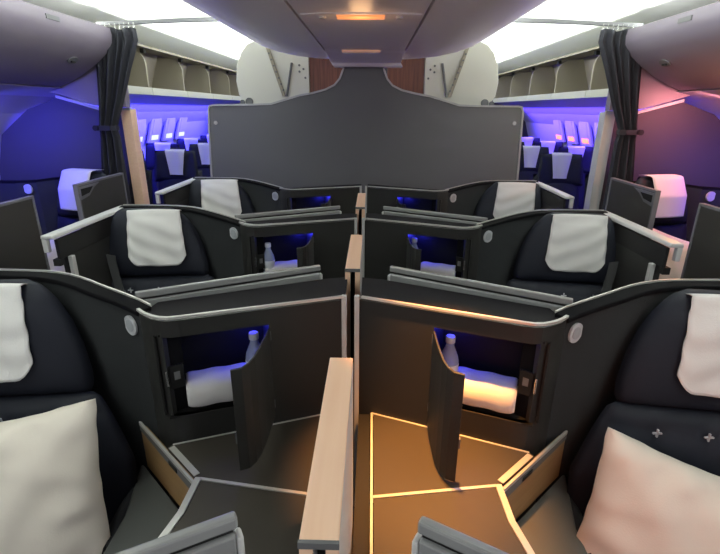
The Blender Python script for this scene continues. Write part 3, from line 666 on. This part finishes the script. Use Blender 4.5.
ROWN = ['nearest row', 'middle row', 'rear row']
def labs(s, row):
    sd = 'left' if s < 0 else 'right'; R = ROWN[row]
    return dict(
        shell='dark fabric seat shell with round badge, %s of the divider in the %s' % (sd, R),
        cab='dark shoulder cabinet with open door, %s of the divider in the %s' % (sd, R),
        table=('dark side table lit amber, right of the wooden divider in the nearest row' if (s > 0 and row == 0) else 'dark side table with silver trim, %s of the divider in the %s' % (sd, R)),
        mon='grey monitor housing facing the seat %s of the divider in the %s' % (sd, R),
        seat='navy suite seat with domed headrest, %s of the divider in the %s' % (sd, R),
        cover='white cloth cover over the headrest %s of the divider in the %s' % (sd, R),
        pouch='white rolled pouch in the cabinet %s of the divider in the %s' % (sd, R))
KEYS = ['shell', 'cab', 'table', 'mon', 'seat', 'cover', 'pouch']
PITCH_Y = 1.1
for s in (-1, 1):
    L = labs(s, 0); L['screen'] = M['orange'] if s > 0 else M['screen']  # amber glow added to the near right screen to tint the pillow
    T = make_suite(s, L)
    for row in (1, 2):
        L2 = labs(s, row)
        for k, t in zip(KEYS, T):
            c = copy_tree(t, (0, PITCH_Y * row, 0), L2[k])
            if k == 'mon' and s > 0:
                for ch in [q for q in COL.objects if q.parent == c and q.name.startswith('screen')]:
                    me = ch.data.copy(); me.materials.clear(); me.materials.append(M['screen']); ch.data = me
            if k == 'cover' and s < 0: c.location.x += 0.045
    for row in range(3):
        lamp('cabinet_light', (s * 0.325, 1.365 + PITCH_Y * row, 1.05), 0.8, (0.04, 0.04, 1.0), 0.02)
make_bottle((0.303, 1.298, 0.832), 'blue-lit water bottle behind the open cabinet door, left of the divider in the nearest row', -1)
make_bottle((0.303, 1.298, 0.832), 'blue-lit water bottle behind the open cabinet door, right of the divider in the nearest row', 1)
make_bottle((0.475, 2.325, 0.83), 'clear water bottle with white label standing in the middle-row cabinet on the left', -1)
make_bottle((0.285, 2.405, 0.845), 'blue-lit water bottle in the middle-row cabinet on the right', 1)

# ------------------------------------------------------------------ divider caps between the two suites
SIGN[0] = 1
r = root('centre_divider', (-0.008, 0.7, 0), 'pale wood-topped divider between the suites, nearest row', 'divider', 'wood-topped dividers')
b = NB(); box(b, -0.034, 0.018, 0.457, 0.934, 1.141, 1.153); obj('wood_cap', b, M['capw'], r, bevel=0.002)
b = NB(); box(b, -0.035, 0.019, 0.452, 0.4575, 1.143, 1.1535); obj('cap_edge', b, M['mid'], r)
for x0, x1 in ((-0.034, -0.016), (0.001, 0.0185)):
    b = NB(); box(b, x0, x1, 0.46, 0.932, 0.30, 1.141); sp = obj('side_panel', b, M['capg'], r)
    b = NB(); box(b, x0, x1, 0.4555, 0.4598, 0.30, 1.141); obj('edge_strip', b, M['capw'], sp)
b = NB(); box(b, -0.016, 0.001, 0.50, 0.93, 0.3, 1.10); obj('sliding_screen', b, M['darker'], r)
for k in (1, 2): copy_tree(r, (0, PITCH_Y * k, 0), 'pale wood-topped divider between the suites, ' + ROWN[k])

# ------------------------------------------------------------------ pillows
def pillow(s, c, rot, label, w=0.25, h=0.2, lean=0.36):
    SIGN[0] = s
    b = NB(); n = 40; A = []; B = []
    def P(a, q, o):
        pin = 1 - 0.06 * (1 - a * a) * abs(q) ** 2; piq = 1 - 0.06 * (1 - q * q) * abs(a) ** 2
        x = a * w * piq; y = q * h * pin
        wr = 0.005 * math.sin(9 * a + 7 * q) + 0.006 * math.sin(11 * a - 17 * q + 2) * max(0, abs(q) - 0.25) + 0.007 * math.sin(15 * q - 6 * a + 1) * max(0, abs(a) - 0.3) + 0.003 * math.sin(23 * a * q + 3)
        X = x * math.cos(rot) - y * math.sin(rot); Z = x * math.sin(rot) + y * math.cos(rot)
        return (c[0] + X, c[1] + Z * lean + o * (1) + wr * (1 if o < 0 else 0.3) - X * 0.12, c[2] + Z - o * 0.3)
    for j in range(n + 1):
        q = -1 + 2 * j / n; ra = []; rb = []
        for i in range(n + 1):
            a = -1 + 2 * i / n
            e = (max(0, 1 - abs(a) ** 2.4) * max(0, 1 - abs(q) ** 2.4)) ** 0.55
            ra.append(b.verts.new(P(a, q, -0.085 * e - 0.004))); rb.append(b.verts.new(P(a, q, 0.05 * e + 0.004)))
        A.append(ra); B.append(rb)
    for j in range(n):
        for i in range(n):
            b.faces.new((A[j][i], A[j][i + 1], A[j + 1][i + 1], A[j + 1][i])); b.faces.new((B[j][i], B[j + 1][i], B[j + 1][i + 1], B[j][i + 1]))
    for i in range(n):
        b.faces.new((A[0][i], B[0][i], B[0][i + 1], A[0][i + 1])); b.faces.new((A[n][i], A[n][i + 1], B[n][i + 1], B[n][i]))
        b.faces.new((A[i][0], A[i + 1][0], B[i + 1][0], B[i][0])); b.faces.new((A[i][n], B[i][n], B[i + 1][n], A[i + 1][n]))
    return tag(obj('pillow', b, M['pillow'], org=(c[0], c[1], c[2] - h), smooth=True), label, 'pillow', 'white pillows')
pillow(-1, (0.935, 0.985, 0.633), -0.15, 'white pillow on the navy seat left of the divider, nearest row', 0.26, 0.24)
pillow(1, (0.905, 0.985, 0.54), -0.30, 'white pillow lit amber along its lower edge, right of the divider, nearest row', 0.26, 0.24)

# ------------------------------------------------------------------ window-side suites across the aisles
for s in (-1, 1):
    SIGN[0] = s; sd = 'blue-lit' if s < 0 else 'pink-lit'
    for k, (y0, y1) in enumerate(((3.0, 3.6), (1.97, 2.59))):
        r = root('aisle_door', (1.85, (y0 + y1) / 2, 0.1), ('grey framed suite door across the %s aisle, %s' % (sd, 'beside the curtain' if k == 0 else 'one row nearer the camera')), 'suite door', 'suite doors across the aisles')
        b = NB(); box(b, 1.845, 1.865, y0 + 0.012, y1 - 0.012, 0.12, 1.195); obj('door_panel', b, M['doorg'], r)
        b = NB()
        box(b, 1.84, 1.87, y0, y0 + 0.014, 0.1, 1.21); box(b, 1.84, 1.87, y1 - 0.014, y1, 0.1, 1.21); box(b, 1.84, 1.87, y0 + 0.014, y1 - 0.014, 1.196, 1.21)
        obj('door_frame', b, M['frameg'], r)
        # finger recess at the upper corner
        b = NB(); extr(b, [(1.8445, y0 + 0.02, 1.19), (1.8445, y0 + 0.26, 1.19), (1.8445, y0 + 0.19, 1.165), (1.8445, y0 + 0.12, 1.12), (1.8445, y0 + 0.02, 1.105)], (-0.003, 0, 0)); hp = obj('handle_plate', b, M['frameg'], r)
        b = NB(); extr(b, [(1.8412, y0 + 0.03, 1.175), (1.8412, y0 + 0.17, 1.175), (1.8412, y0 + 0.12, 1.14), (1.8412, y0 + 0.03, 1.13)], (-0.003, 0, 0)); obj('finger_recess', b, M['darker'], hp)
    # shell, seat, cover and pillow of the suite against the side bulkhead
    r = root('window_suite_shell', (2.4, 3.6, 0), 'dark seat shell with round badge below the %s side bulkhead' % sd, 'seat shell', 'window suite shells')
    b = NB(); wall(b, [(1.90, 3.66, 1.15), (2.05, 3.70, 1.155), (2.25, 3.70, 1.155), (2.42, 3.66, 1.145), (2.52, 3.60, 1.135), (2.66, 3.58, 1.13), (2.93, 3.58, 1.13)], 0.035, 0.05); obj('shell_wall', b, M['shell'], r)
    b = NB(); ribbon(b, [(1.90, 3.65, 1.165), (2.05, 3.69, 1.17), (2.25, 3.69, 1.17), (2.42, 3.65, 1.16), (2.52, 3.59, 1.15), (2.66, 3.57, 1.145), (2.93, 3.57, 1.145)], 0.05, 0.018); obj('rim_band', b, M['rimb'], r)
    b = NB(); disc(b, (2.575, 3.56, 1.085), (0.15, -1, 0), 0.036, 0.012, 28); obj('round_badge', b, M['badge'], r)
    sx, sy = (2.13 if s < 0 else 2.19), 3.44
    def wpt(x, y, z, sx=sx, sy=sy):
        a_ = math.radians(14); return (sx + math.cos(a_) * x - math.sin(a_) * y, sy + math.sin(a_) * x + math.cos(a_) * y, z)
    r = root('window_suite_seat', (sx, sy, 0), 'dark window-side seat behind the grey door across the %s aisle' % sd, 'seat', 'window suite seats')
    b = NB(); puff(b, lambda a, h, o: wpt(a * (0.27 - 0.09 * h * h), 0.04 + 0.07 * h + o, 0.88 + 0.35 * h), 16, 16, 0.07, 0.06); obj('headrest', b, M['seat'], r, smooth=True)
    b = NB(); puff(b, lambda a, h, o: wpt(a * 0.29, -0.06 + 0.12 * h + o, 0.36 + 0.54 * h), 14, 14, 0.07, 0.06); obj('backrest', b, M['seat'], r, smooth=True)
    b = NB(); puff(b, lambda a, h, o: wpt(a * 0.28, -0.6 + 0.55 * h, 0.32 - o), 12, 12, 0.07, 0.05); obj('seat_cushion', b, M['seat'], r, smooth=True)
    b = NB(); extr(b, [wpt(x, y, 0.0) for x, y in ((-0.26, -0.5), (0.26, -0.5), (0.26, 0.0), (-0.26, 0.0))], (0, 0, 0.28)); obj('base', b, M['darker'], r)
    b = NB()
    def wc(off):
        def g(u, v):
            a = u * 2 - 1
            if v < 0.15: return wpt(a * 0.13, lerp(0.16, 0.02, v / 0.15) + off, 1.235 + 0.006 * math.sin(v / 0.15 * PI))
            t = (v - 0.15) / 0.85; z = lerp(1.235, 0.96, t)
            return wpt(a * 0.13, lerp(0.02, -0.045, min(1, t * 2.2)) - 0.01 + off + 0.02 * a * a - 0.02 * max(0, t - 0.4), z)
        return g
    sheet(b, wc(0), 14, 24, wc(0.006)); tag(obj('headrest_cover', b, M['cloth'], org=(sx, sy, 1.0), smooth=True), ('headrest cover tinted violet across the blue-lit aisle' if s < 0 else 'headrest cover tinted orange across the pink-lit aisle'), 'headrest cover', 'window suite headrest covers')
    pillow(s, (2.1 if s < 0 else 2.16, 3.17, 0.66), -0.3, ('lavender-tinted pillow on the window-side seat across the blue-lit aisle' if s < 0 else 'pink-tinted pillow on the window-side seat across the pink-lit aisle'), 0.22, 0.2)
lamp('reading_light', (2.0, 2.95, 1.5), 5, (1.0, 0.33, 0.07), 0.03)
